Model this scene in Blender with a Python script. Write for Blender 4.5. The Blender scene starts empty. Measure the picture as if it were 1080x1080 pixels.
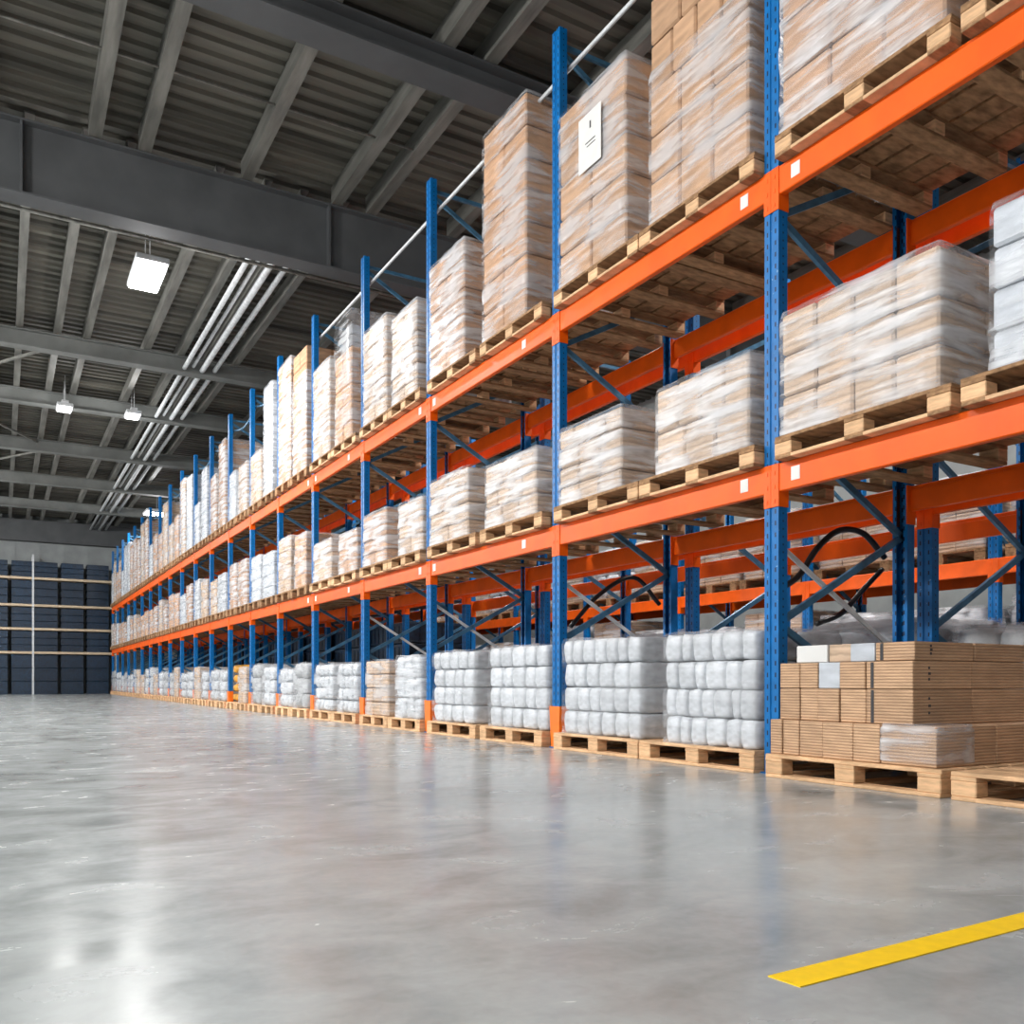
import bpy, bmesh, math, random
from mathutils import Vector, noise
R = random.Random(7)
D = bpy.data
COL = bpy.context.scene.collection

# ------------------------------------------------------------------ materials
def lin(c):
    return tuple(((v/255.0)/12.92 if v/255.0 <= .04045 else ((v/255.0+.055)/1.055)**2.4) for v in c) + (1,)

def mat(name, rgb, rough=.6, metal=0, var=.15, scale=6, stretch=(1,1,1), bump=0, bscale=None, spec=.5, rot=(0,0,0), rnd=0, coat=0):
    """principled with a noise-varied colour; rnd = per-object value variation"""
    m = D.materials.new(name); m.use_nodes = True
    n = m.node_tree.nodes; l = m.node_tree.links
    b = n['Principled BSDF']
    tc = n.new('ShaderNodeTexCoord'); mp = n.new('ShaderNodeMapping')
    mp.inputs['Scale'].default_value = stretch; mp.inputs['Rotation'].default_value = rot
    l.new(tc.outputs['Object'], mp.inputs['Vector'])
    nz = n.new('ShaderNodeTexNoise'); nz.inputs['Scale'].default_value = scale; nz.inputs['Detail'].default_value = 5
    l.new(mp.outputs[0], nz.inputs['Vector'])
    cr = n.new('ShaderNodeValToRGB')
    c = lin(rgb)
    cr.color_ramp.elements[0].position = .3; cr.color_ramp.elements[1].position = .7
    cr.color_ramp.elements[0].color = tuple(v*(1-var*1.6) for v in c[:3]) + (1,)
    cr.color_ramp.elements[1].color = tuple(min(1, v*(1+var)) for v in c[:3]) + (1,)
    l.new(nz.outputs['Fac'], cr.inputs[0])
    out = cr.outputs[0]
    if rnd:
        oi = n.new('ShaderNodeObjectInfo'); mr = n.new('ShaderNodeMapRange')
        mr.inputs['To Min'].default_value = 1-rnd; mr.inputs['To Max'].default_value = 1+rnd*.6
        l.new(oi.outputs['Random'], mr.inputs['Value'])
        hs = n.new('ShaderNodeHueSaturation'); l.new(mr.outputs[0], hs.inputs['Value']); l.new(out, hs.inputs['Color'])
        out = hs.outputs[0]
    l.new(out, b.inputs['Base Color'])
    b.inputs['Roughness'].default_value = rough; b.inputs['Metallic'].default_value = metal
    b.inputs['Specular IOR Level'].default_value = spec
    if coat: b.inputs['Coat Weight'].default_value = coat; b.inputs['Coat Roughness'].default_value = .25
    if bump:
        bp = n.new('ShaderNodeBump'); bp.inputs['Strength'].default_value = bump; bp.inputs['Distance'].default_value = .01
        l.new(nz.outputs['Fac'], bp.inputs['Height']); l.new(bp.outputs[0], b.inputs['Normal'])
    return m

def film_mat(name, base, streak, scale, rough=.28, tint=(222,224,228)):
    """stretch film: clear where taut, milky along its folds"""
    m = D.materials.new(name); m.use_nodes = True
    n = m.node_tree.nodes; l = m.node_tree.links
    b = n['Principled BSDF']; out = n['Material Output']
    b.inputs['Base Color'].default_value = lin(tint); b.inputs['Roughness'].default_value = rough
    tc = n.new('ShaderNodeTexCoord'); mp = n.new('ShaderNodeMapping')
    mp.inputs['Rotation'].default_value = (math.radians(-24), math.radians(10), 0)
    mp.inputs['Scale'].default_value = (1.2, .8, 7.5)
    l.new(tc.outputs['Object'], mp.inputs['Vector'])
    nz = n.new('ShaderNodeTexNoise'); nz.inputs['Scale'].default_value = scale; nz.inputs['Detail'].default_value = 6
    nz.inputs['Distortion'].default_value = .35
    l.new(mp.outputs[0], nz.inputs['Vector'])
    n2 = n.new('ShaderNodeTexNoise'); n2.inputs['Scale'].default_value = 2.6; n2.inputs['Detail'].default_value = 3
    l.new(tc.outputs['Object'], n2.inputs['Vector'])
    mx = n.new('ShaderNodeMath'); mx.operation = 'ADD'
    sb = n.new('ShaderNodeMath'); sb.operation = 'MULTIPLY'; sb.inputs[1].default_value = .55
    l.new(n2.outputs['Fac'], sb.inputs[0]); l.new(nz.outputs['Fac'], mx.inputs[0]); l.new(sb.outputs[0], mx.inputs[1])
    cr = n.new('ShaderNodeMapRange'); cr.inputs['From Min'].default_value = .68; cr.inputs['From Max'].default_value = .92
    cr.inputs['To Min'].default_value = base; cr.inputs['To Max'].default_value = streak
    l.new(mx.outputs[0], cr.inputs['Value'])
    tr = n.new('ShaderNodeBsdfTransparent'); ms = n.new('ShaderNodeMixShader')
    l.new(cr.outputs[0], ms.inputs[0]); l.new(tr.outputs[0], ms.inputs[1]); l.new(b.outputs[0], ms.inputs[2])
    l.new(ms.outputs[0], out.inputs['Surface'])
    bp = n.new('ShaderNodeBump'); bp.inputs['Strength'].default_value = .9; bp.inputs['Distance'].default_value = .02
    l.new(nz.outputs['Fac'], bp.inputs['Height']); l.new(bp.outputs[0], b.inputs['Normal'])
    return m

def carton_mat(name, rgb, rnd=.14, lines=.35, period=42, dist=1.6):
    """corrugated board; fine horizontal sheet lines"""
    m = mat(name, rgb, rough=.75, var=.12, scale=5, stretch=(1,1,3), rnd=rnd, spec=.3)
    n = m.node_tree.nodes; l = m.node_tree.links; b = n['Principled BSDF']
    tc = n['Texture Coordinate']
    wv = n.new('ShaderNodeTexWave'); wv.bands_direction = 'Z'; wv.inputs['Scale'].default_value = period/6.0
    wv.inputs['Distortion'].default_value = dist; wv.inputs['Detail'].default_value = 4; wv.inputs['Detail Scale'].default_value = 2.5
    l.new(tc.outputs['Object'], wv.inputs['Vector'])
    mr = n.new('ShaderNodeMapRange'); mr.inputs['From Min'].default_value = 0; mr.inputs['From Max'].default_value = .45
    mr.inputs['To Min'].default_value = 1-lines; mr.inputs['To Max'].default_value = 1
    l.new(wv.outputs['Fac'], mr.inputs['Value'])
    src = b.inputs['Base Color'].links[0].from_socket
    mu = n.new('ShaderNodeMix'); mu.data_type = 'RGBA'; mu.blend_type = 'MULTIPLY'; mu.inputs[0].default_value = 1
    l.new(src, mu.inputs[6]); l.new(mr.outputs[0], mu.inputs[7]); l.new(mu.outputs[2], b.inputs['Base Color'])
    bp = n.new('ShaderNodeBump'); bp.inputs['Strength'].default_value = .5; bp.inputs['Distance'].default_value = .006
    l.new(wv.outputs['Fac'], bp.inputs['Height']); l.new(bp.outputs[0], b.inputs['Normal'])
    return m

def upright_mat():
    """blue enamel with rows of punched slots"""
    m = mat('blue_enamel', (0,102,168), rough=.42, var=.12, scale=9, bump=.05, spec=.3)
    n = m.node_tree.nodes; l = m.node_tree.links; b = n['Principled BSDF']
    tc = n['Texture Coordinate']
    sp = n.new('ShaderNodeSeparateXYZ'); l.new(tc.outputs['Object'], sp.inputs[0])
    sn = n.new('ShaderNodeSeparateXYZ'); l.new(tc.outputs['Normal'], sn.inputs[0])
    def mth(op, a, bb=None, c=None):
        k = n.new('ShaderNodeMath'); k.operation = op
        for i, v in enumerate((a, bb, c)):
            if v is None: continue
            if isinstance(v, (int, float)): k.inputs[i].default_value = v
            else: l.new(v, k.inputs[i])
        return k.outputs[0]
    fz = mth('FRACT', mth('DIVIDE', sp.outputs[2], .075))
    zm = mth('LESS_THAN', mth('ABSOLUTE', mth('SUBTRACT', fz, .5)), .2)
    fz2 = mth('FRACT', mth('DIVIDE', sp.outputs[2], .05))
    zm2 = mth('LESS_THAN', mth('ABSOLUTE', mth('SUBTRACT', fz2, .5)), .13)
    d = mth('SUBTRACT', mth('ABSOLUTE', mth('SUBTRACT', sp.outputs[1], .06)), .034)
    fm = mth('MULTIPLY', mth('LESS_THAN', mth('ABSOLUTE', d), .006), mth('GREATER_THAN', mth('ABSOLUTE', sn.outputs[0]), .5))
    sm = mth('MULTIPLY', mth('LESS_THAN', mth('ABSOLUTE', mth('SUBTRACT', sp.outputs[0], .042)), .005), mth('GREATER_THAN', mth('ABSOLUTE', sn.outputs[1]), .5))
    hole = mth('MAXIMUM', mth('MULTIPLY', fm, zm), mth('MULTIPLY', sm, zm2))
    # chipped paint
    ch = n.new('ShaderNodeTexNoise'); ch.inputs['Scale'].default_value = 38; ch.inputs['Detail'].default_value = 4
    l.new(tc.outputs['Object'], ch.inputs['Vector'])
    chip = mth('GREATER_THAN', ch.outputs['Fac'], .7)
    src = b.inputs['Base Color'].links[0].from_socket
    m1 = n.new('ShaderNodeMix'); m1.data_type = 'RGBA'; l.new(mth('MULTIPLY', chip, .5), m1.inputs[0]); l.new(src, m1.inputs[6]); m1.inputs[7].default_value = lin((150,185,205))
    m2 = n.new('ShaderNodeMix'); m2.data_type = 'RGBA'; l.new(hole, m2.inputs[0]); l.new(m1.outputs[2], m2.inputs[6]); m2.inputs[7].default_value = lin((6,22,48))
    l.new(m2.outputs[2], b.inputs['Base Color'])
    return m

def concrete_mat():
    m = D.materials.new('polished_concrete'); m.use_nodes = True
    n = m.node_tree.nodes; l = m.node_tree.links; b = n['Principled BSDF']
    tc = n.new('ShaderNodeTexCoord')
    def nz(sc, det, dist=0, st=(1,1,1)):
        mp = n.new('ShaderNodeMapping'); mp.inputs['Scale'].default_value = st; l.new(tc.outputs['Object'], mp.inputs['Vector'])
        k = n.new('ShaderNodeTexNoise'); k.inputs['Scale'].default_value = sc; k.inputs['Detail'].default_value = det; k.inputs['Distortion'].default_value = dist
        l.new(mp.outputs[0], k.inputs['Vector']); return k.outputs['Fac']
    a = nz(.9, 6, .6); c = nz(3.5, 8, .8, (.8,1.2,1)); f = nz(28, 7, .4)
    def mix(x, y, w):
        k = n.new('ShaderNodeMix'); k.data_type = 'FLOAT'; k.inputs[0].default_value = w; l.new(x, k.inputs[2]); l.new(y, k.inputs[3]); return k.outputs[0]
    s = mix(mix(a, c, .45), f, .12)
    cr = n.new('ShaderNodeValToRGB'); e = cr.color_ramp.elements
    e[0].position = .3; e[0].color = lin((132,137,136)); e[1].position = .72; e[1].color = lin((190,196,197))
    l.new(s, cr.inputs[0])
    # pale scratches
    vz = n.new('ShaderNodeTexVoronoi'); vz.feature = 'DISTANCE_TO_EDGE'; vz.inputs['Scale'].default_value = .55
    wn = n.new('ShaderNodeTexNoise'); wn.inputs['Scale'].default_value = .8; l.new(tc.outputs['Object'], wn.inputs['Vector'])
    ad = n.new('ShaderNodeVectorMath'); l.new(tc.outputs['Object'], ad.inputs[0]); l.new(wn.outputs['Color'], ad.inputs[1])
    l.new(ad.outputs[0], vz.inputs['Vector'])
    lt = n.new('ShaderNodeMath'); lt.operation = 'LESS_THAN'; lt.inputs[1].default_value = .0012; l.new(vz.outputs['Distance'], lt.inputs[0])
    gt = n.new('ShaderNodeMath'); gt.operation = 'GREATER_THAN'; gt.inputs[1].default_value = .62; l.new(nz(.9, 1), gt.inputs[0])
    ml = n.new('ShaderNodeMath'); ml.operation = 'MULTIPLY'; l.new(lt.outputs[0], ml.inputs[0]); l.new(gt.outputs[0], ml.inputs[1])
    mc = n.new('ShaderNodeMix'); mc.data_type = 'RGBA'; l.new(ml.outputs[0], mc.inputs[0]); l.new(cr.outputs[0], mc.inputs[6]); mc.inputs[7].default_value = lin((172,177,177))
    l.new(mc.outputs[2], b.inputs['Base Color'])
    rr = n.new('ShaderNodeMapRange'); rr.inputs['From Min'].default_value = .35; rr.inputs['From Max'].default_value = .65
    rr.inputs['To Min'].default_value = .17; rr.inputs['To Max'].default_value = .28
    l.new(mix(c, f, .08), rr.inputs['Value']); l.new(rr.outputs[0], b.inputs['Roughness'])
    bp = n.new('ShaderNodeBump'); bp.inputs['Strength'].default_value = .02; bp.inputs['Distance'].default_value = .01
    l.new(mix(c, f, .5), bp.inputs['Height']); l.new(bp.outputs[0], b.inputs['Normal'])
    b.inputs['Specular IOR Level'].default_value = .65
    return m

def emis(name, rgb, s):
    m = D.materials.new(name); m.use_nodes = True
    b = m.node_tree.nodes['Principled BSDF']; b.inputs['Emission Color'].default_value = lin(rgb); b.inputs['Emission Strength'].default_value = s
    b.inputs['Base Color'].default_value = lin(rgb)
    return m

M = dict(
    kraft = carton_mat('brown_carton', (192,150,116), lines=.15, period=26),
    kraft_plain = carton_mat('plain_brown_carton', (190,152,120), lines=.12, period=20),
    tan = carton_mat('pale_carton', (204,176,150), lines=.25),
    sheet = carton_mat('stacked_board', (204,166,132), lines=.42, period=110, dist=.9),
    whitebox = carton_mat('white_carton', (192,197,204), lines=.1, period=20),
    white = mat('white_pack', (198,202,207), rough=.45, var=.22, scale=9, stretch=(1,1,2), bump=.6, rnd=.14),
    grey = mat('grey_pack', (160,162,164), rough=.5, var=.14, scale=8, bump=.6, rnd=.14),
    mustard = mat('mustard_sack', (196,138,30), rough=.6, var=.3, scale=7, bump=.8),
    film = film_mat('stretch_film', .04, .5, 1.9),
    film_heavy = film_mat('heavy_stretch_film', .12, .66, 2.2),
    film_light = film_mat('thin_stretch_film', .02, .3, 1.3),
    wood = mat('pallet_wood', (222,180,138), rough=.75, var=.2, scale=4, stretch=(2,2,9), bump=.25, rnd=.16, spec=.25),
    wood_dark = mat('shaded_pallet_wood', (160,124,90), rough=.8, var=.3, scale=4, stretch=(2,6,9), bump=.25, rnd=.2, spec=.2),  # shade under the raised pallets, put into the wood colour
    orange = mat('orange_enamel', (236,92,4), rough=.42, var=.08, scale=5, bump=.04, spec=.25),
    guard = mat('orange_guard', (246,118,22), rough=.45, var=.08),
    blue = upright_mat(),
    brace = mat('blue_grey_steel', (70,118,150), rough=.4, metal=.3, var=.2, scale=12),
    rail = mat('pale_steel', (205,208,210), rough=.4, var=.12, scale=10),
    deck = mat('roof_deck', (100,97,88), rough=.6, metal=.1, var=.45, scale=1.2, stretch=(.25,2.4,1)),
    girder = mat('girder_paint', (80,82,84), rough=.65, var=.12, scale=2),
    girder_pale = mat('pale_girder', (114,116,113), rough=.65, var=.15, scale=2),  # lighter tone for the girders beyond the deep one
    purlin = mat('galvanised_purlin', (124,123,117), rough=.5, metal=.3, var=.25, scale=3, stretch=(3,.4,3)),
    wall = mat('wall_panel', (150,154,154), rough=.8, var=.1, scale=2),
    concrete = concrete_mat(),
    yellow = mat('yellow_paint', (250,205,10), rough=.5, var=.06, scale=25),
    paper = mat('paper', (214,213,210), rough=.7, var=.04),
    ink = mat('ink', (60,58,60), rough=.8, var=.05),
    navy = mat('navy_plastic', (16,44,68), rough=.4, var=.4, scale=5, stretch=(3,3,3), rnd=.3, bump=.4),
    timber = mat('shelf_timber', (205,184,156), rough=.7, var=.12, scale=4, stretch=(1,6,6)),
    black = mat('black_rubber', (24,22,24), rough=.35, var=.2),
    lamp = emis('lamp_diffuser', (255,255,255), 40),
    lamp_far = emis('lamp_diffuser_far', (255,255,255), 10),
    housing = mat('lamp_housing', (200,202,204), rough=.5, var=.05),
)

# ------------------------------------------------------------------ mesh helpers
class MB:
    def __init__(s): s.v = []; s.f = []
    def box(s, x0, x1, y0, y1, z0, z1, b=0):
        lo = (min(x0,x1), min(y0,y1), min(z0,z1)); hi = (max(x0,x1), max(y0,y1), max(z0,z1)); k = len(s.v)
        if b <= 0:
            for i in range(8): s.v.append(tuple((hi if (i >> a) & 1 else lo)[a] for a in range(3)))
            s.f += [tuple(k+i for i in q) for q in ((0,2,3,1),(4,5,7,6),(0,1,5,4),(2,6,7,3),(0,4,6,2),(1,3,7,5))]
            return s
        def idx(c, a): return k + c*3 + a
        for c in range(8):
            for a in range(3):
                s.v.append(tuple((hi[j] if (c >> j) & 1 else lo[j]) + (0 if j == a else (-b if (c >> j) & 1 else b)) for j in range(3)))
        for a in range(3):
            o = [j for j in range(3) if j != a]
            for sg in (0, 1):
                cs = [(sg << a) | (p << o[0]) | (q << o[1]) for p, q in ((0,0),(1,0),(1,1),(0,1))]
                s.f.append(tuple(idx(c, a) for c in cs))
        for c3 in range(3):
            a, bb = [j for j in range(3) if j != c3]
            for sa in (0,1):
                for sb in (0,1):
                    c0 = (sa << a) | (sb << bb); c1 = c0 | (1 << c3)
                    s.f.append((idx(c0,a), idx(c1,a), idx(c1,bb), idx(c0,bb)))
        for c in range(8): s.f.append((idx(c,0), idx(c,1), idx(c,2)))
        return s
    def prism(s, prof, axis, a0, a1):
        """closed 2-D outline swept along an axis: axis 1 -> outline is (x,z); axis 2 -> (x,y); axis 0 -> (y,z)"""
        k = len(s.v); n = len(prof)
        for a in (a0, a1):
            for p, q in prof:
                s.v.append({0:(a,p,q), 1:(p,a,q), 2:(p,q,a)}[axis])
        for i in range(n):
            j = (i+1) % n; s.f.append((k+i, k+j, k+n+j, k+n+i))
        s.f.append(tuple(k+i for i in range(n))); s.f.append(tuple(k+n+i for i in range(n)))
        return s
    def bar(s, p, q, w, h):
        p = Vector(p); q = Vector(q); d = (q-p).normalized()
        u = d.cross(Vector((0,0,1)) if abs(d.z) < .95 else Vector((1,0,0))).normalized(); t = d.cross(u)
        k = len(s.v)
        for e in (p, q):
            for a, b in ((-1,-1),(1,-1),(1,1),(-1,1)): s.v.append(tuple(e + u*a*w/2 + t*b*h/2))
        for i in range(4):
            j = (i+1) % 4; s.f.append((k+i, k+j, k+4+j, k+4+i))
        s.f.append((k,k+1,k+2,k+3)); s.f.append((k+4,k+5,k+6,k+7)); return s
    def tube(s, pts, r, seg=8):
        pts = [Vector(p) for p in pts]; k = len(s.v)
        for i, p in enumerate(pts):
            d = (pts[min(i+1, len(pts)-1)] - pts[max(i-1, 0)]).normalized()
            u = d.cross(Vector((0,0,1)) if abs(d.z) < .9 else Vector((1,0,0))).normalized(); t = d.cross(u)
            for j in range(seg):
                a = 2*math.pi*j/seg; s.v.append(tuple(p + u*math.cos(a)*r + t*math.sin(a)*r))
        for i in range(len(pts)-1):
            for j in range(seg):
                j2 = (j+1) % seg; s.f.append((k+i*seg+j, k+i*seg+j2, k+(i+1)*seg+j2, k+(i+1)*seg+j))
        s.f.append(tuple(k+j for j in range(seg))); s.f.append(tuple(k+(len(pts)-1)*seg+j for j in range(seg))); return s
    def pillow(s, x0, x1, y0, y1, z0, z1, sd=0, n=4, k=.1, amp=.006):
        """soft bulging pack"""
        c = Vector(((x0+x1)/2, (y0+y1)/2, (z0+z1)/2)); h = Vector(((x1-x0)/2, (y1-y0)/2, (z1-z0)/2)); idx = {}
        def vt(i, j, l):
            key = (i, j, l)
            if key not in idx:
                p = [2*i/n-1, 2*j/n-1, 2*l/n-1]
                p = [math.copysign(abs(a)**.8, a) for a in p]
                q = [p[0]*(1-k*(p[1]**4+p[2]**4)), p[1]*(1-k*(p[0]**4+p[2]**4)), p[2]*(1-k*.8*(p[0]**4+p[1]**4))]
                w = Vector((c.x+q[0]*h.x, c.y+q[1]*h.y, c.z+q[2]*h.z))
                w += noise.noise_vector(w*8 + Vector((sd,0,0)))*amp + noise.noise_vector(w*26 + Vector((0,sd,0)))*amp*.7
                w.z = max(w.z, z0)
                idx[key] = len(s.v); s.v.append(tuple(w))
            return idx[key]
        for i in range(n):
            for j in range(n):
                for e in (0, n):
                    s.f.append((vt(e,i,j), vt(e,i+1,j), vt(e,i+1,j+1), vt(e,i,j+1)))
                    s.f.append((vt(i,e,j), vt(i+1,e,j), vt(i+1,e,j+1), vt(i,e,j+1)))
                    s.f.append((vt(i,j,e), vt(i+1,j,e), vt(i+1,j+1,e), vt(i,j+1,e)))
        return s
    def mesh(s, name, m, smooth=False):
        me = D.meshes.new(name); me.from_pydata(s.v, [], s.f)
        bm = bmesh.new(); bm.from_mesh(me); bmesh.ops.recalc_face_normals(bm, faces=bm.faces); bm.to_mesh(me); bm.free()
        me.materials.append(m)
        if smooth: me.polygons.foreach_set('use_smooth', [True]*len(me.polygons))
        me.update(); return me
    def build(s, name, m, parent=None, loc=(0,0,0), smooth=False):
        return put(name, s.mesh(name, m, smooth), parent, loc)

def put(name, me, parent=None, loc=(0,0,0), rz=0):
    o = D.objects.new(name, me); COL.objects.link(o); o.location = loc; o.rotation_euler = (0,0,rz)
    if parent: o.parent = parent
    return o
def empty(name, loc):
    o = D.objects.new(name, None); COL.objects.link(o); o.location = loc; o.empty_display_size = .2; return o
def tag(o, label, cat, group=None):
    o['label'] = label; o['category'] = cat
    if group: o['group'] = group
    return o
def struct(o): o['kind'] = 'structure'; return o

# ------------------------------------------------------------------ layout (metres; aisle runs along +Y, racks face -X)
FX = 4.30                                   # front plane of the rack
BX = 5.66                                   # rear plane
U = [1.40,4.04,6.60,9.33,11.50,13.75,15.80,17.85,19.80,21.80,23.80,25.80,27.80,29.75,31.80,33.85,35.90,37.75,39.70,41.60,43.45]
LV = [1.99, 3.89]                           # beam tops
BH = .18; TOPZ = 6.43
ORD = ['zeroth','nearest','second','third','fourth','fifth','sixth','seventh','eighth','ninth','tenth','eleventh','twelfth','thirteenth','fourteenth','fifteenth','sixteenth','seventeenth','eighteenth','nineteenth','twentieth']

# ------------------------------------------------------------------ the building
fl = MB().box(-13, 15, -9, 46, -.2, 0); struct(fl.build('floor', M['concrete']))
w = MB().box(-13, 15, 45.9, 46.2, 0, 8.4)
for i in range(28): w.box(-13+i+.46, -13+i+.54, 45.88, 45.9, 0, 8.3)     # panel ribs
struct(w.build('wall_back', M['wall']))
struct(MB().box(15, 15.3, -9, 46.2, 0, 8.4).build('wall_right', M['wall']))
struct(MB().box(-13, 15.3, -9.3, -9, 0, 8.4).build('wall_front', M['wall']))

dk = MB(); y = -9.0; P = .26; zc = 8.12; prof = []
while y < 46.2:
    prof += [(y, zc), (y+P*.42, zc), (y+P*.5, zc+.05), (y+P*.92, zc+.05)]; y += P
top = [(46.4, zc+.2), (-9.0, zc+.2)]
k = len(dk.v)
for x in (-13, 15.3):
    for p, q in prof: dk.v.append((x, p, q))
n_ = len(prof)
for i in range(n_-1): dk.f.append((i, i+1, n_+i+1, n_+i))
dk.box(-13, 15.3, -9, 46.3, zc+.12, zc+.2)
struct(dk.build('ceiling', M['deck']))

def ibeam(name, y0, y1, z0, z1, t=.025, stiff=True, m='girder'):
    g = MB(); yc = (y0+y1)/2
    g.box(-13, 15, y0, y1, z0, z0+t); g.box(-13, 15, y0, y1, z1-t, z1); g.box(-13, 15, yc-.06, yc+.06, z0+t, z1-t)
    if stiff:
        for i in range(7): g.box(-12.1+i*4.1, -12.07+i*4.1, y0+.01, y1-.01, z0+t, z1-t)
    return struct(g.build(name, M[m]))
ibeam('roof_girder', 9.1, 9.5, 7.55, 7.85, stiff=False)
ibeam('roof_girder', 13.0, 13.35, 6.88, 7.85)
ibeam('roof_girder', 4.2, 4.6, 7.55, 7.85, stiff=False)
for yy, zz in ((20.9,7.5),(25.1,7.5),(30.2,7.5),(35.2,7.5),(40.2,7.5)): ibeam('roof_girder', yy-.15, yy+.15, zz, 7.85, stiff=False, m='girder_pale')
struct(MB().box(-13, 15, 45.3, 45.7, 6.9, 7.85).build('roof_girder', M['girder']))

def purlin(x, y0, y1, wd=.16):
    g = MB()                                   # open C section hung under the deck
    g.prism([(x,7.86),(x+wd,7.86),(x+wd,7.9),(x+wd-.012,7.9),(x+wd-.012,7.875),(x+.014,7.875),(x+.014,8.1),(x+wd,8.1),(x+wd,8.12),(x,8.12)], 1, y0, y1)
    return struct(g.build('roof_purlin', M['purlin']))
for x in (-9.5,-8.2,-6.9,-5.6,-4.2,-2.9,-1.6,-.25,1.0,1.62,3.0,4.35,4.9,6.3,7.0,8.4,9.8,11.2,12.6): purlin(x, -8.9, 13.05)
for x in (-9.5,-8.2,-6.9,-5.6,-4.2,-2.9,-1.6,-.2,.25,.95,1.5,2.7,3.4,3.95,4.6,6.0,7.4,8.8,10.2,11.6,13.0): purlin(x, 13.3, 45.6, .13)

# pipes and conduits under the roof
def tube_thing(name, pts, r, m, label, cat, group=None, seg=8):
    o = MB().tube(pts, r, seg).build(name, M[m], smooth=True); return tag(o, label, cat, group)
tube_thing('conduit', [(-8,14.6,7.42),(15,14.6,7.42)], .03, 'purlin', 'thin steel conduit crossing the roof behind the nearest bright lamp', 'pipe')
tube_thing('conduit', [(-8,11.2,7.9),(6,11.2,7.9)], .016, 'purlin', 'thin cable conduit on the dark deck in front of the big girder', 'pipe')
for i, (x, z, r, ds) in enumerate(((3.55,7.62,.05,'leftmost'),(3.74,7.68,.035,'second from the left'),(3.93,7.62,.06,'third from the left'),(4.2,7.66,.05,'rightmost'))):
    tube_thing('service_pipe', [(x,13.6,z),(x,45.2,z)], r, 'rail', 'galvanised pipe under the roof beyond the big girder, %s of four' % ds, 'pipe', 'service pipes under the roof')
for i in range(3):
    x0, x1 = (-1.6, 1.2) if i % 2 else (1.2, -1.6); y0 = 21+i*5
    o = MB().bar((x0, y0, 7.78), (x1, y0+4.6, 7.78), .05, .05).build('roof_brace', M['purlin']); struct(o)

# lamps
def lamp(x, y, z, label, power, L=1.25, W=.56, tilt=0, far=False, rod=True):
    e = empty('ceiling_lamp', (x, y, z)); e.rotation_euler = (0, tilt, 0)
    h = MB().box(-W/2-.03, W/2+.03, -L/2-.03, L/2+.03, .012, .1, .012); h.box(-.08, .08, -.3, .3, .1, .16, .01)
    h.build('housing', M['housing'], e)
    MB().box(-W/2, W/2, -L/2, L/2, -.012, .012, .004).build('diffuser', M['lamp_far' if far else 'lamp'], e)
    if rod:
        top = 8.12 - z
        MB().tube([(0,-.25,.15),(0,-.25,top)], .008, 6).tube([(0,.25,.15),(0,.25,top)], .008, 6).build('hanger', M['rail'], e)
    tag(e, label, 'lamp', 'high bay lamps')
    if power:
        ld = D.lights.new('lamp_glow', 'AREA'); ld.shape = 'RECTANGLE'; ld.size = W; ld.size_y = L; ld.energy = power; ld.color = (1, .985, .96)
        lo = D.objects.new('lamp_glow', ld); COL.objects.link(lo); lo.parent = e; lo.location = (0,0,-.03)
        if y > 13.4 and x < 6:
            pd = D.lights.new('lamp_spill', 'POINT'); pd.energy = power*.55; pd.shadow_soft_size = .15
            po = D.objects.new('lamp_spill', pd); COL.objects.link(po); po.parent = e; po.location = (0,0,-.3)
    return e
LT = math.radians(-38)
lamp(2.0, 15.0, 7.0, 'bright rectangular lamp glaring below the big dark girder', 200, 1.1, .42)
lamp(2.9, 24.4, 7.35, 'small roof glimmer built as a lamp, far beyond the bright one, under the second girder', 60, .5, .3, far=True)  # this and the next stand in for bright glimmers on the deck
lamp(1.35, 24.6, 7.35, 'small roof glimmer built as a lamp, far down the roof, left of its neighbour', 60, .5, .3, far=True)
lamp(5.3, 37.0, 7.15, 'farthest lit lamp above the end shelving', 160, 1.0, .9, far=True)
for i, yy in enumerate((-3.5, 2.5, 8.5, 15.5, 23, 31, 39)):
    lamp(-4.8, yy, 6.6, 'lamp angled at the rack from over the open aisle, %s from the camera' % ORD[i+1], (200, 470, 580, 540, 500, 480, 460)[i], 1.25, .56, LT)

for i, yy in enumerate((4.5, 11.5, 19)):  # unseen lamps, added to brighten the goods across the rear aisle
    lamp(8.5, yy, 7.2, 'unseen lamp added over the rear aisle behind the racks, %s from the camera' % ORD[i+1], 420, 1.1, .42, math.radians(-12), far=True)

# yellow floor marking
tag(MB().prism([(1.345,1.292),(1.352,1.214),(4.6,1.29),(4.6,1.375)], 2, 0, .0025).build('floor_marking', M['yellow']),
    'yellow painted stripe on the concrete floor at the lower right', 'floor marking')

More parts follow.
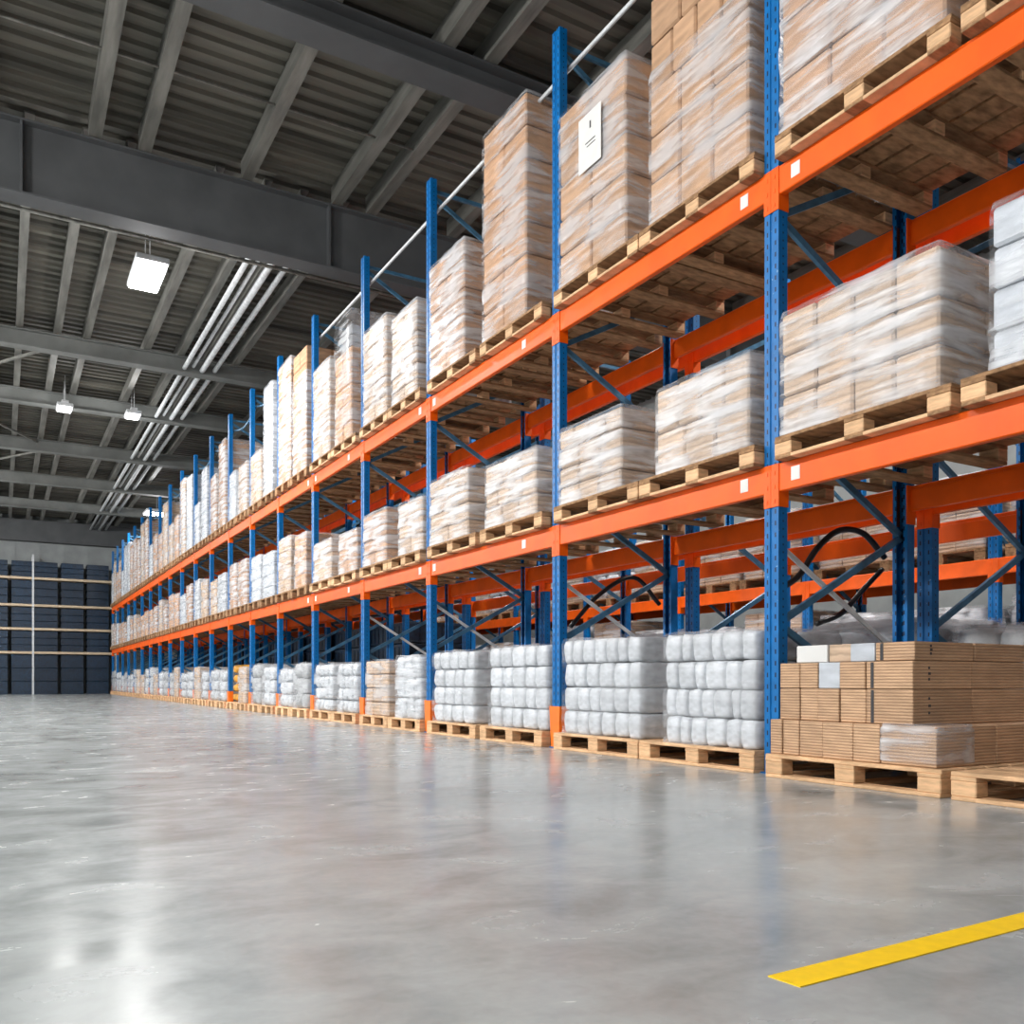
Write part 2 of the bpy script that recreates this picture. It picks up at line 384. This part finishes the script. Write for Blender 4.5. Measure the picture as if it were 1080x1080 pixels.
# ------------------------------------------------------------------ racks
UP = [(0,0),(0,.046),(.008,.051),(.008,.069),(0,.074),(0,.12),(.08,.12),(.08,.088),(.0755,.088),(.0755,.1155),(.0045,.1155),(.0045,.076),(.0125,.071),(.0125,.049),(.0045,.044),(.0045,.0045),(.0755,.0045),(.0755,.032),(.08,.032),(.08,0)]
ME = {}
def up_mesh(flip, h):
    key = ('up', flip, h)
    if key not in ME:
        g = MB().prism([(-x, y) for x, y in UP] if flip else UP, 2, .008, h)
        g.box(-.02 if not flip else -.1, .1 if not flip else .02, -.02, .14, 0, .008)      # foot plate
        ME[key] = g.mesh('upright', M['blue'])
    return ME[key]
def guard_mesh():
    if 'guard' not in ME:
        g = MB(); t = .006; k = len(g.v)
        # flared open-backed shield
        a = [(-.012,-.014),(-.012,.134),(.085,.134),(.085,.128),(-.006,.128),(-.006,-.008),(.085,-.008),(.085,-.014)]
        for z, s in ((.0,.84),(.02,.86),(.36,1.12),(.372,1.13)):
            for x, y in a: g.v.append((x if x > 0 else x*s*1.2, .06+(y-.06)*s, z))
        for r in range(3):
            for i in range(8):
                j = (i+1) % 8; g.f.append((k+r*8+i, k+r*8+j, k+(r+1)*8+j, k+(r+1)*8+i))
        g.f.append(tuple(range(k, k+8))); g.f.append(tuple(range(k+24, k+32)))
        ME['guard'] = g.mesh('column_guard', M['guard'])
    return ME['guard']

def beam(parent, y0, y1, x, zt, front=True, sep=False, h=BH, plates=()):
    """box beam with a step for the pallets; x = outer face"""
    s = 1 if front else -1
    g = MB(); b = .006
    pr = [(0,-h+b),(0,-b),(b,0),(.032,0),(.036,-.004),(.036,-.03),(.05,-.034),(.05,-h+b),(.05-b,-h),(b,-h)]
    g.prism([(s*a, c) for a, c in pr], 1, 0, y1-y0)
    cn = []
    for yy, d in ((0, -1), (y1-y0, 1)):
        c = MB()
        xa, xb = (-.006, .0) if front else (0, .006)
        c.box(xa-.001*s, xb-.001*s, yy if d > 0 else yy-.0595, yy+.0595 if d > 0 else yy, -.275, .0, .002)      # face plate over half the column
        c.box(-.006 if front else -.085, .085 if front else .006, yy-.0045*(d<0) - .006*(d>0), yy+.0045*(d>0)+.006*(d<0)*0, -.275, .0, 0)  # end plate
        for q in range(3): c.box(xa-.004*s, xa, yy+d*.022, yy+d*.036, -.25+q*.09, -.225+q*.09)
        cn.append(c)
    o = None
    if not sep:
        for c in cn:
            k = len(g.v); g.v += c.v; g.f += [tuple(k+i for i in f) for f in c.f]
    o = g.build('beam', M['orange'], parent, (x, y0, zt))
    if sep:
        for c in cn: c.build('beam_connector', M['orange'], o)
    for (dy, hh) in plates:
        lp = MB().box(-.0025*s if front else 0, 0, dy-.035, dy+.035, -.13, -.13+hh, 0).build('label_plate', M['paper'], o)
        ik = MB()
        for q in range(3): ik.box(-.0032, -.0024, dy-.024, dy+.02, -.12+q*.024, -.112+q*.024)
        ik.build('print', M['ink'], lp) if False else None
    return o

def nodes_zig(h):
    z = 6.25; out = []; side = 0
    while z - .66 > .2:
        out.append((side, z, z-.66)); z -= .66; side = 1-side
    return out

def rack(name, label, fx, bx, us, levels, h, near, rails=True, guards=True, group=None):
    e = empty(name, (fx, us[0], 0)); tag(e, label, 'pallet rack', group)
    dx = bx-fx
    for i, uy in enumerate(us):
        ly = uy-us[0]
        f = put('upright', up_mesh(False, h), e, (0, ly, 0)); r = put('upright', up_mesh(True, h), e, (dx, ly, 0))
        if guards and i != 1: put('column_guard', guard_mesh(), f)
        zz = [(s, a, b) for s, a, b in nodes_zig(h) if a < h]
        whole = MB()
        for s, a, b in zz:
            p = (.06 if s == 0 else dx-.06, .06, a); q = (dx-.06 if s == 0 else .06, .06, b)
            if i < near: MB().bar(p, q, .028, .045).build('diagonal_brace', M['brace'], e, (0, ly, 0))
            else: whole.bar(p, q, .028, .045)
        for z in (.18, h-.12):
            if i < near: MB().bar((.08,.06,z), (dx-.08,.06,z), .03, .04).build('horizontal_brace', M['brace'], e, (0, ly, 0))
            else: whole.bar((.08,.06,z), (dx-.08,.06,z), .03, .04)
        if i < near: MB().bar((.08,.088,1.5), (dx-.08,.088,.8), .02, .03).build('cross_brace', M['rail'], e, (0, ly, 0))
        else: whole.build('frame_bracing', M['brace'], e, (0, ly, 0))
        if i+1 < len(us):
            y0 = uy+.12-us[0]; y1 = us[i+1]-us[0]
            for lv in levels:
                pl = ()
                if near and i < 6: pl = ((y1-y0-.14, .085),) if i == 0 else ((.18, .085),) if i % 2 else ((.5, .08), (y1-y0-.1, .08))
                beam(e, y0, y1, 0, lv, True, i < near+3 and near > 0, plates=pl)
                beam(e, y0, y1, dx, lv, False)
            if rails:
                m = 'rail' if i < 5 else 'brace'
                pts = [(.12, y0-.06+(y1-y0+.12)*t/6, h-.33-(0 if i < 5 else .16*math.sin(math.pi*t/6))) for t in range(7)]
                MB().tube(pts, .019, 8).build('tie_rail', M[m], e, smooth=True)
    return e
rack('pallet_rack', 'long pallet rack facing the aisle with blue uprights and orange beams', FX, BX, U, LV, TOPZ, 5)
rack('pallet_rack', 'second pallet rack standing back to back behind the front rack', 5.86, 7.2, U, LV, TOPZ-1.6, 0, rails=False, guards=False)
U3 = [3.2+2.7*i for i in range(13)]
rack('pallet_rack', 'pallet rack across the rear aisle, seen through the front rack under its lower beam', 9.75, 10.95, U3, LV, 4.3, 0, rails=False, guards=False)

# ------------------------------------------------------------------ pallets
def pallet_parts(W, L):
    """W along X (depth), L along Y"""
    key = ('pal', round(W,2), round(L,2))
    if key in ME: return ME[key]
    bw, bl, hz = .1, .14, .078
    dk = MB(); nb = 7
    for i in range(nb):                              # deck boards run along Y
        wd = W/nb*.86 if i not in (0, nb-1) else W/nb*.95
        c = -W/2 + W*(i+.5)/nb
        c = max(-W/2+wd/2, min(W/2-wd/2, c)); dk.box(c-wd/2, c+wd/2, -L/2, L/2, .122, .144, .003)
    for j in (-1, 0, 1):                             # bearers across
        c = j*(L/2-.07); dk.box(-W/2, W/2, c-.068, c+.068, .1, .122, .003)
    blk = MB().box(-.05, .05, -.068, .068, .022, .1, .005)
    bb = MB().box(-W/2, W/2, -.065, .065, 0, .022, .003)
    fb = MB().box(-.05, .05, -L/2+.07, L/2-.07, 0.0002, .0215, .003)
    ME[key] = (dk, blk, bb, fb); return ME[key]
def pallet(xc, yc, z, W, L, label, group, detail, rz=0):
    dk, blk, bb, fb = pallet_parts(W, L)
    key = ('palm', round(W,2), round(L,2), detail, z > .1)
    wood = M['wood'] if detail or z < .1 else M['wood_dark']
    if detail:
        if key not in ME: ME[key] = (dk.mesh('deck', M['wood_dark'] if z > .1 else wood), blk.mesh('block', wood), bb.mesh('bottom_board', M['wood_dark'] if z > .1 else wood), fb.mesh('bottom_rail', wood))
        a, b, c, f = ME[key]
        e = empty('pallet', (xc, yc, z)); e.rotation_euler = (0,0,rz)
        put('deck', a, e)
        for i in (-1,0,1):
            for j in (-1,0,1): put('block', b, e, (i*(W/2-.051), j*(L/2-.07), 0))
            put('bottom_board', c, e, (0, i*(L/2-.07), 0))
        put('bottom_rail', f, e, (-(W/2-.051), 0, 0))
    else:
        if key not in ME:
            g = MB()
            def app(src, dx, dy):
                k = len(g.v); g.v += [(x+dx, y+dy, zz) for x, y, zz in src.v]; g.f += [tuple(k+i for i in q) for q in src.f]
            app(dk, 0, 0)
            for i in (-1,0,1):
                for j in (-1,0,1): app(blk, i*(W/2-.051), j*(L/2-.07))
                app(bb, 0, i*(L/2-.07))
            ME[key] = g.mesh('pallet', wood)
        e = put('pallet', ME[key], None, (xc, yc, z), rz)
    return tag(e, label, 'pallet', group)

# ------------------------------------------------------------------ loads
def carton_mesh(dx, dy, dz, style):
    key = ('c', round(dx,3), round(dy,3), round(dz,3), style, R.randrange(3) if style in ('white','grey') else 0)
    if key not in ME:
        g = MB(); s = 2
        if style in ('white', 'grey'):
            g.pillow(-dx/2, dx/2, -dy/2, dy/2, 0, dz, sd=R.random()*50, n=7, k=.06, amp=.008)
            ME[key] = g.mesh('pack', M[style], True)
        else:
            g.box(-dx/2, dx/2, -dy/2, dy/2, 0, dz, .014)
            ME[key] = g.mesh('carton', M[style])
    return ME[key]
def film_mesh(x0, x1, y0, y1, z0, z1, m, res, sd, amp=.013, cap=True):
    g = MB(); r = .035; per = []
    nx = max(4, int((x1-x0)/res)); ny = max(4, int((y1-y0)/res)); nz = max(5, int((z1-z0)/(res*.8)))
    o = .012
    def side(a, b, n, f):
        for i in range(n): per.append(f(a+(b-a)*i/n))
    side(x0-o+r, x1+o-r, nx, lambda t: (t, y0-o, 0, -1)); per.append((x1+o-r*.3, y0-o+r*.3, .7, -.7))
    side(y0-o+r, y1+o-r, ny, lambda t: (x1+o, t, 1, 0)); per.append((x1+o-r*.3, y1+o-r*.3, .7, .7))
    side(x1+o-r, x0-o+r, nx, lambda t: (t, y1+o, 0, 1)); per.append((x0-o+r*.3, y1+o-r*.3, -.7, .7))
    side(y1+o-r, y0-o+r, ny, lambda t: (x0-o, t, -1, 0)); per.append((x0-o+r*.3, y0-o+r*.3, -.7, -.7))
    n = len(per)
    for k in range(nz+1):
        z = z0+(z1+.008-z0)*k/nz
        for (x, y, a, b) in per:
            q = Vector((x*2.2+sd, y*2.2+z*2.4, z*7-y*2.5))
            d = abs(noise.noise(q))*amp*1.6 + noise.noise(q*3.1)*amp*.35
            if k == nz: d = -.012
            d = max(d, -.004 if k < nz else -.02)
            g.v.append((x+a*d, y+b*d, z + (noise.noise(q*2)*.012 if k == nz else 0)+ (0 if k < nz else .004)))
    for k in range(nz):
        for i in range(n):
            j = (i+1) % n; g.f.append((k*n+i, k*n+j, (k+1)*n+j, (k+1)*n+i))
    if cap:
        xc, yc = (x0+x1)/2, (y0+y1)/2; base = nz*n; k0 = len(g.v)
        for i in range(n):
            x, y, a, b = per[i]; g.v.append((xc+(x-xc)*.82, yc+(y-yc)*.82, z1+.012))
        for i in range(n):
            j = (i+1) % n; g.f.append((base+i, base+j, k0+j, k0+i))
        g.f.append(tuple(k0+i for i in range(n)))
    return g.mesh('film', m, True)

def load(x0, x1, y0, y1, z0, z1, nl, ny, nx, style, film, detail, label, group, name='carton_load', cat='wrapped load', fz1=None, skip=None):
    xc, yc = (x0+x1)/2, (y0+y1)/2; W, L, H = x1-x0, y1-y0, z1-z0
    dz = H/nl; sd = R.random()*40
    part = 'pack' if style in ('white','grey') else 'carton'
    big = MB(); e = empty(name, (xc, yc, z0)) if detail == 2 else None
    for k in range(nl):
        # alternate the bond a little, as stacked goods do
        a = ny if k % 2 == 0 or ny < 3 else max(2, ny + (1 if R.random() < .35 else 0)); dx = W/nx
        cut = [L*q/a + (R.uniform(-.2, .2)*L/a if part == 'pack' and 0 < q < a else 0) for q in range(a+1)]
        for j in range(a):
            dy = round(cut[j+1]-cut[j], 2 if part == 'pack' else 4)
            for i in range(nx):
                if not (i == 0 or j in (0, a-1) or k == nl-1): continue
                if skip and skip(k, j, i, nl, a, nx): continue
                cx = -W/2+dx*(i+.5); cy = -L/2+(cut[j]+cut[j+1])/2
                jx, jy = R.uniform(-.004,.006), R.uniform(-.002,.002)
                if detail == 2:
                    put(part, carton_mesh(dx-.01, dy-.01, dz-.01 if part == 'carton' else dz-.002, style), e, (cx+jx, cy+jy, k*dz), R.uniform(-.006,.006))
                else:
                    q = (cx+jx-dx/2+.003, cx+jx+dx/2-.003, cy+jy-dy/2+.003, cy+jy+dy/2-.003, k*dz, k*dz+dz-.003)
                    if part == 'pack': big.pillow(*q, sd=sd, n=4 if detail == 1 else 3, k=.09)
                    else: big.box(*q, .014)
    if detail != 2:
        e = big.build(name, M[style], None, (xc, yc, z0), smooth=(part == 'pack'))
    if film:
        hi = (fz1 if fz1 else H)
        fm = film_mesh(-W/2, W/2, -L/2, L/2, -.004, hi, M[film], .055 if detail == 2 else .1 if detail == 1 else .2, sd)
        put('film', fm, e)
    return tag(e, label, cat, group)

NAMES = {'kraft':'brown', 'kraft_plain':'brown', 'tan':'pale brown', 'sheet':'brown', 'whitebox':'white', 'white':'white', 'grey':'grey'}
def where(b, s):
    return 'of the %s bay' % ORD[b+1], ('far half' if s == 1 else 'near half')
PX = 4.22; PW = 1.40; PCX = PX+PW/2
LEVEL = {0:'floor level', 1:'middle level', 2:'top level'}
LZ = [0.0, LV[0]+.0005, LV[1]+.0005]
# explicit goods for the near bays: (level, bay, slot): y0, y1, top, layers, ny, style, film, film height factor
EX = {
 (2,0,0):(1.62,2.72,6.1,6,3,'kraft','film_heavy',1), (2,0,1):(2.86,4.0,6.2,6,3,'kraft','film_heavy',1),
 (2,1,0):(4.27,5.30,6.12,6,3,'kraft_plain','film',.56), (2,1,1):(5.60,6.56,5.58,5,2,'kraft_plain','film',1),
 (2,2,0):(7.13,8.02,6.16,7,2,'kraft','film',1), (2,2,1):(8.42,9.29,5.34,5,2,'kraft','film_heavy',1),
 (2,3,0):(9.66,10.42,5.16,6,2,'tan','film_heavy',1), (2,3,1):(10.62,11.44,5.32,5,2,'tan','film_heavy',1),
 (2,4,0):(11.92,12.62,5.34,5,2,'kraft','film',1.4), (2,4,1):(12.86,13.66,5.48,5,2,'tan','film_heavy',1),
 (2,5,0):(14.05,14.8,6.05,7,2,'kraft','film_heavy',.8), (2,5,1):(14.95,15.7,6.15,7,2,'kraft','film_heavy',1),
 (1,0,0):(1.62,2.62,2.96,4,3,'whitebox','film',1), (1,0,1):(2.9,3.99,2.91,3,4,'tan','film_heavy',1),
 (1,1,0):(4.27,5.22,2.78,2,3,'tan','film_heavy',1), (1,1,1):(5.66,6.56,2.80,4,3,'tan','film_heavy',1),
 (1,2,0):(6.95,7.93,2.77,3,3,'tan','film_heavy',1), (1,2,1):(8.33,9.28,2.88,4,2,'tan','film_heavy',1),
 (1,3,0):(9.5,10.2,2.78,3,2,'tan','film_heavy',1), (1,3,1):(10.62,11.44,2.83,4,2,'kraft','film_heavy',1),
 (1,4,0):(11.7,12.45,2.72,3,2,'kraft','film_heavy',1), (1,4,1):(12.8,13.66,2.74,3,2,'tan','film_heavy',1),
 (0,0,0):(1.65,2.32,.98,4,3,'white','film',1),
 (0,1,0):(4.2,5.13,.94,4,6,'white','film_light',1), (0,1,1):(5.42,6.5,.95,4,6,'white','film_light',1),
 (0,2,0):(6.75,7.86,.93,4,5,'white','film_light',1), (0,2,1):(8.2,9.2,.92,4,4,'white','film_light',1),
 (0,3,0):(9.55,10.3,.9,3,3,'white','film_heavy',1), (0,3,1):(10.55,11.35,.87,4,3,'tan','film',1),
 (0,4,0):(11.7,12.5,.85,4,4,'white','film',1), (0,4,1):(12.75,13.6,.85,4,4,'white','film',1),
}
for b in range(len(U)-1):
    c0, c1 = U[b]+.13, U[b+1]-.012; half = (c1-c0)/2
    for lv in (0, 1, 2):
        for s in (0, 1):
            a, z_ = c0+half*s+.006, c0+half*(s+1)-.006
            wd = min(1.2, z_-a); yc = (a+z_)/2
            wtext, side = where(b, s)
            det = 2 if b <= 3 else (1 if b <= 6 else 0)
            rz = 0
            px_ = PCX-.08 if (lv, b) == (0, 0) else PCX
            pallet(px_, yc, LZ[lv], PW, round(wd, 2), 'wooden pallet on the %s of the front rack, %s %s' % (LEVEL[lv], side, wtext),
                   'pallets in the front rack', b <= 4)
            if (lv, b, s) == (0, 0, 1): continue         # loose cartons, built below
            z0 = LZ[lv]+.1445
            ex = EX.get((lv, b, s))
            if ex: y0, y1, zt, nl, ny, st, fm, ff = ex
            else:
                L = wd*R.uniform(.62,.88); y0 = yc-L/2+R.uniform(-.03,.03); y1 = y0+L
                if lv == 2: zt = R.choice((5.1,5.3,5.5,5.7,5.9,6.1))+R.uniform(-.08,.08); nl = int((zt-z0)/.29); st = R.choice(('kraft','tan','whitebox','kraft')); fm = R.choice(('film_heavy','film'))
                elif lv == 1: zt = R.uniform(2.85,3.15); nl = 4; st = R.choice(('kraft','tan','whitebox','kraft')); fm = R.choice(('film_heavy','film'))
                else: zt = R.uniform(.78,1.05); nl = 3; st = R.choice(('white','white','grey','tan')); fm = 'film'
                ny = 2; ff = 1
                if (lv, b, s) == (0, 7, 1): st = 'mustard'
            y0 = max(y0, a+.03); y1 = min(y1, z_-.03)
            x0, x1 = PX+.045, PX+PW-.06
            tall = zt-z0
            size = 'tall' if tall > 1.6 else 'waist-high' if tall > .9 else 'low'
            kind = 'packs' if st in ('white','grey') else 'cartons'
            cname = NAMES.get(st, 'mustard yellow')
            lab = '%s wrapped stack of %s %s, %s, %s %s' % (size, cname, kind, LEVEL[lv], side, wtext)
            fz = tall*ff if ff != 1 else None
            if st == 'mustard':
                g = MB()
                for k in range(4): g.pillow(-.6, .6, -(y1-y0)/2, (y1-y0)/2, k*.2, k*.2+.2, sd=k*3, n=8, k=.16, amp=.02)
                o = g.build('sack_stack', M['mustard'], None, ((x0+x1)/2, (y0+y1)/2, z0), smooth=True)
                tag(o, 'mustard yellow stack of sacks on a floor pallet, %s %s' % (side, wtext), 'sacks'); continue
            nm = 'pack_load' if kind == 'packs' else 'carton_load'
            e = load(x0, x1, y0, y1, z0, zt, nl, ny, 3 if det else 2, st, fm, det, lab, 'wrapped loads on the %s of the front rack' % LEVEL[lv], nm, 'wrapped load', fz)
            if (lv, b, s) == (2, 1, 1):                   # taped delivery sheet
                W2 = -(x1-x0)/2; lz = 5.33-z0
                lp = MB().box(W2-.036, W2-.033, -.2, .12, lz-.46, lz, 0).build('delivery_sheet', M['paper'], e)
                ik = MB()
                for q, (ya, yb, za, hh) in enumerate(((-.06,-.04,-.14,.06),(-.12,.02,-.25,.01),(-.12,.0,-.28,.008))): ik.box(W2-.0375, W2-.0355, ya, yb, lz+za, lz+za+hh)
                ik.build('print', M['ink'], lp)

# loose brown cartons on the near floor pallet
fy0, fy1 = 2.9, 4.05; zf = .1447
k = 0
layers = [(zf, .215, [2.86,3.2,3.38,3.6,3.78,3.91,4.01], 4.19), (zf+.215, .195, [3.02,3.32,3.5,3.66,3.8,3.96], 4.22),
          (zf+.41, .155, [3.02,3.32,3.5,3.66,3.8,3.96], 4.22), (zf+.565, .105, [3.02,3.27,3.44,3.6,3.84], 4.24)]
HN = ['bottom', 'second', 'third', 'top']
PN = ['at the near corner', 'second from the near corner', 'third from the near corner', 'fourth from the near corner', 'fifth from the near corner', 'at the far end']
for li, (z, h, ys, xf) in enumerate(layers):
    for j in range(len(ys)-1):
        for i, (xa, xb) in enumerate(((xf, xf+.52), (xf+.525, xf+1.04))):
            dy = ys[j+1]-ys[j]-.005; dx = xb-xa
            st = 'sheet'
            if i == 0 and (li, j) in ((3,3), (3,1), (2,2)): st = 'paper' if j == 3 else 'whitebox'
            if i == 0 and (li, j) == (3,2): st = 'tan'
            key = ('lc', round(dx,3), round(dy,3), h, st)
            if key not in ME: ME[key] = MB().box(-dx/2, dx/2, -dy/2, dy/2, 0, h-.002, .004).mesh('carton', M[st])
            o = put('carton', ME[key], None, ((xa+xb)/2+R.uniform(-.004,.01), (ys[j]+ys[j+1])/2, z), R.uniform(-.004,.004))
            if i == 0 and j == 0:
                if li == 0: put('torn_film', film_mesh(-dx/2, dx/2-.2, -dy/2, dy/2, .02, h-.004, M['film_heavy'], .035, 3, .006), o)
                else:
                    MB().box(-dx/2-.0015, -dx/2, dy/2-.05, dy/2-.03, .004, h-.006).build('print', M['ink'], o)
                    ik = MB()
                    for q in range(3): ik.box(-dx/2+.13, -dx/2+.145+.006*(q % 2), -dy/2-.0012, -dy/2, h*(.3+.2*q), h*(.3+.2*q)+.014)
                    ik.build('print', M['ink'], o)
            row = 'front row' if i == 0 else 'back row'
            tag(o, '%s carton, %s layer on the near floor pallet, %s, %s' % ({'paper':'white','whitebox':'off-white','tan':'tan'}.get(st, 'brown'), HN[li], row, PN[j]), 'carton', 'loose cartons on the near floor pallet')

# goods behind: second rack (back to back) and rack across the rear aisle
for b in range(0, 14):
    c0, c1 = U[b]+.13, U[b+1]-.012; half = (c1-c0)/2
    for s in (0, 1):
        a = c0+half*s+.02; z_ = c0+half*(s+1)-.02; yc = (a+z_)/2
        bt = where(b, s)[1] + ' ' + where(b, s)[0]
        pallet(6.56, yc, 0, 1.2, round(min(1.2, z_-a), 2), 'floor pallet behind the front rack, %s' % bt, 'floor pallets of the rear rack', False)
        if b < 5:
            load(6.0, 7.1, a+.04, z_-.04, .1445, R.uniform(.98,1.14), 4, 3, 2, 'grey', 'film', 0, 'grey wrapped packs on a pallet behind the front rack, %s' % bt, 'grey loads behind the front rack', 'pack_load')
def crate_stack(x0, x1, y0, y1, z0, n, h, label, group):
    key = ('crate', round(x1-x0,2), round(y1-y0,2), n, h)
    if key not in ME:
        g = MB(); W, L = x1-x0, y1-y0
        for k in range(n):
            z = k*h
            g.box(-W/2+.02, W/2-.02, -L/2+.02, L/2-.02, z, z+h-.02)
            g.box(-W/2, W/2, -L/2, L/2, z+h-.07, z+h-.015, .006); g.box(-W/2, W/2, -L/2, L/2, z+.0, z+.03, .006)
            q = int(L/.2)
            for i in range(q+1):
                yy = -L/2+.01+(L-.05)*i/q; g.box(-W/2, W/2, yy, yy+.03, z, z+h-.02)
            q = int(W/.2)
            for i in range(q+1):
                xx = -W/2+.01+(W-.05)*i/q; g.box(xx, xx+.03, -L/2, L/2, z, z+h-.02)
        ME[key] = g.mesh('crate_stack', M['navy'])
    return tag(put('crate_stack', ME[key], None, ((x0+x1)/2, (y0+y1)/2, z0)), label, 'crates', group)
for b in range(5, 19):
    c0, c1 = U[b]+.13, U[b+1]-.012; half = (c1-c0)/2
    for s in (0, 1):
        a = c0+half*s+.03; z_ = c0+half*(s+1)-.03; m_ = (a+z_)/2
        for lv in (0, 1):
            z0 = .1445 if (lv == 0 and b < 14) else (0 if lv == 0 else LV[0]+.001)
            crate_stack(6.0, 7.1, m_-.43, m_+.43, z0, 4, .37 if lv == 0 else .4, 'navy crate stack behind the front rack, %s, %s %s' % (LEVEL[lv], where(b, s)[1], where(b, s)[0]), 'navy crates behind the front rack')
for b in range(12):
    for s in (0, 1):
        a = U3[b]+.14+1.27*s; wtx = 'bay %s' % ORD[b+1]
        wtx = '%s of the %s bay' % (where(b, s)[1], ORD[b+1])
        for lv in (0, 1):
            z0 = LZ[lv]
            if b > 7 and lv: continue
            pallet(10.36, a+.62, z0, 1.2, 1.2, 'pallet across the rear aisle, %s, %s' % (LEVEL[lv], wtx), 'pallets across the rear aisle', False)
            load(9.83, 10.88, a+.06, a+1.18, z0+.1445, z0+.1445+(R.uniform(.75,1.0) if lv else R.uniform(1.25,1.55)), 4, 3, 2, R.choice(('white','white','tan')) if lv == 0 else R.choice(('white','tan','tan')), 'film', 0,
                 'film-wrapped goods across the rear aisle, %s, %s' % (LEVEL[lv], wtx), 'loads across the rear aisle')

# black hose loops hanging on the nearest frame
def catmull(P, n=8):
    P = [Vector(p) for p in P]; P = [P[0]*2-P[1]] + P + [P[-1]*2-P[-2]]; out = []
    for i in range(1, len(P)-2):
        for t in range(n):
            u = t/n; a, b, c, d = P[i-1:i+3]
            out.append(.5*((2*b)+(c-a)*u+(2*a-5*b+4*c-d)*u*u+(3*b-a-3*c+d)*u*u*u))
    return out+[P[-2]]
tube_thing('hose', catmull([(4.5,4.24,1.2),(4.72,4.25,1.32),(4.9,4.25,1.52),(5.12,4.25,1.66),(5.38,4.25,1.66),(5.6,4.24,1.5)]), .022, 'black', 'black hose arched across the nearest frame below the lower beam', 'hose')
tube_thing('hose', catmull([(5.6,4.26,1.42),(5.42,4.3,1.25),(5.2,4.3,1.08),(4.95,4.3,1.0)]), .02, 'black', 'black hose drooping from the rear upright of the nearest frame', 'hose')
tube_thing('hose', catmull([(4.55,6.8,1.1),(4.9,6.82,1.42),(5.3,6.82,1.6),(5.6,6.8,1.35)]), .022, 'black', 'black hose bowed across the second frame from the right', 'hose')

# ------------------------------------------------------------------ shelving along the end wall
SX = [-4.8, -1.8, 1.2, 4.6]; SY = 44.55; SZ = [1.9, 2.95, 4.0, 5.2]
e = empty('end_shelving', (SX[0], SY, 0)); tag(e, 'tall shelving with pale timber rails and navy crates along the end wall', 'shelving')
for x in SX:
    for yy in (0, .9): MB().box(-.04, .04, yy, yy+.08, 0, 6.2).build('post', M['rail'], e, (x-SX[0], 0, 0))
for i in range(3):
    for z in SZ:
        for yy in (0.0, .9): MB().box(.04, SX[i+1]-SX[i]-.04, yy, yy+.05, z-.1, z).build('shelf_rail', M['timber'], e, (SX[i]-SX[0], 0, 0))
for i in range(1, 3):
    for li, z in enumerate([0]+SZ):
        for q in range(3):
            x0 = SX[i]+.07+q*1.05; hh = ((SZ+[6.05])[li]-z-.14)
            crate_stack(x0, x0+.9, SY+.02, SY+.93, z+.0005, 3, round(hh/3, 3), 'navy crate stack, %s row of the end shelving, %s section, %s of three' % (('floor','first','second','third','uppermost')[li], ('','left','right')[i], ('left','middle','right')[q]), 'navy crates on the end shelving')

# ------------------------------------------------------------------ light, camera
wd = D.worlds.new('daylight'); bpy.context.scene.world = wd; wd.use_nodes = True
wd.node_tree.nodes['Background'].inputs[0].default_value = (.95,.98,1,1)
wd.node_tree.nodes['Background'].inputs[1].default_value = 1.35
cam = D.cameras.new('camera'); co = D.objects.new('camera', cam); COL.objects.link(co)
co.location = (0,0,.6); co.rotation_euler = (math.radians(90), 0, math.radians(-30))
cam.sensor_width = 36; cam.lens = 932/1080*36; cam.shift_y = 178/1080
cam.clip_start = .05; cam.clip_end = 200
sc = bpy.context.scene; sc.camera = co
sc.view_settings.view_transform = 'Standard'; sc.view_settings.look = 'None'; sc.view_settings.gamma = 1; sc.view_settings.exposure = -.12
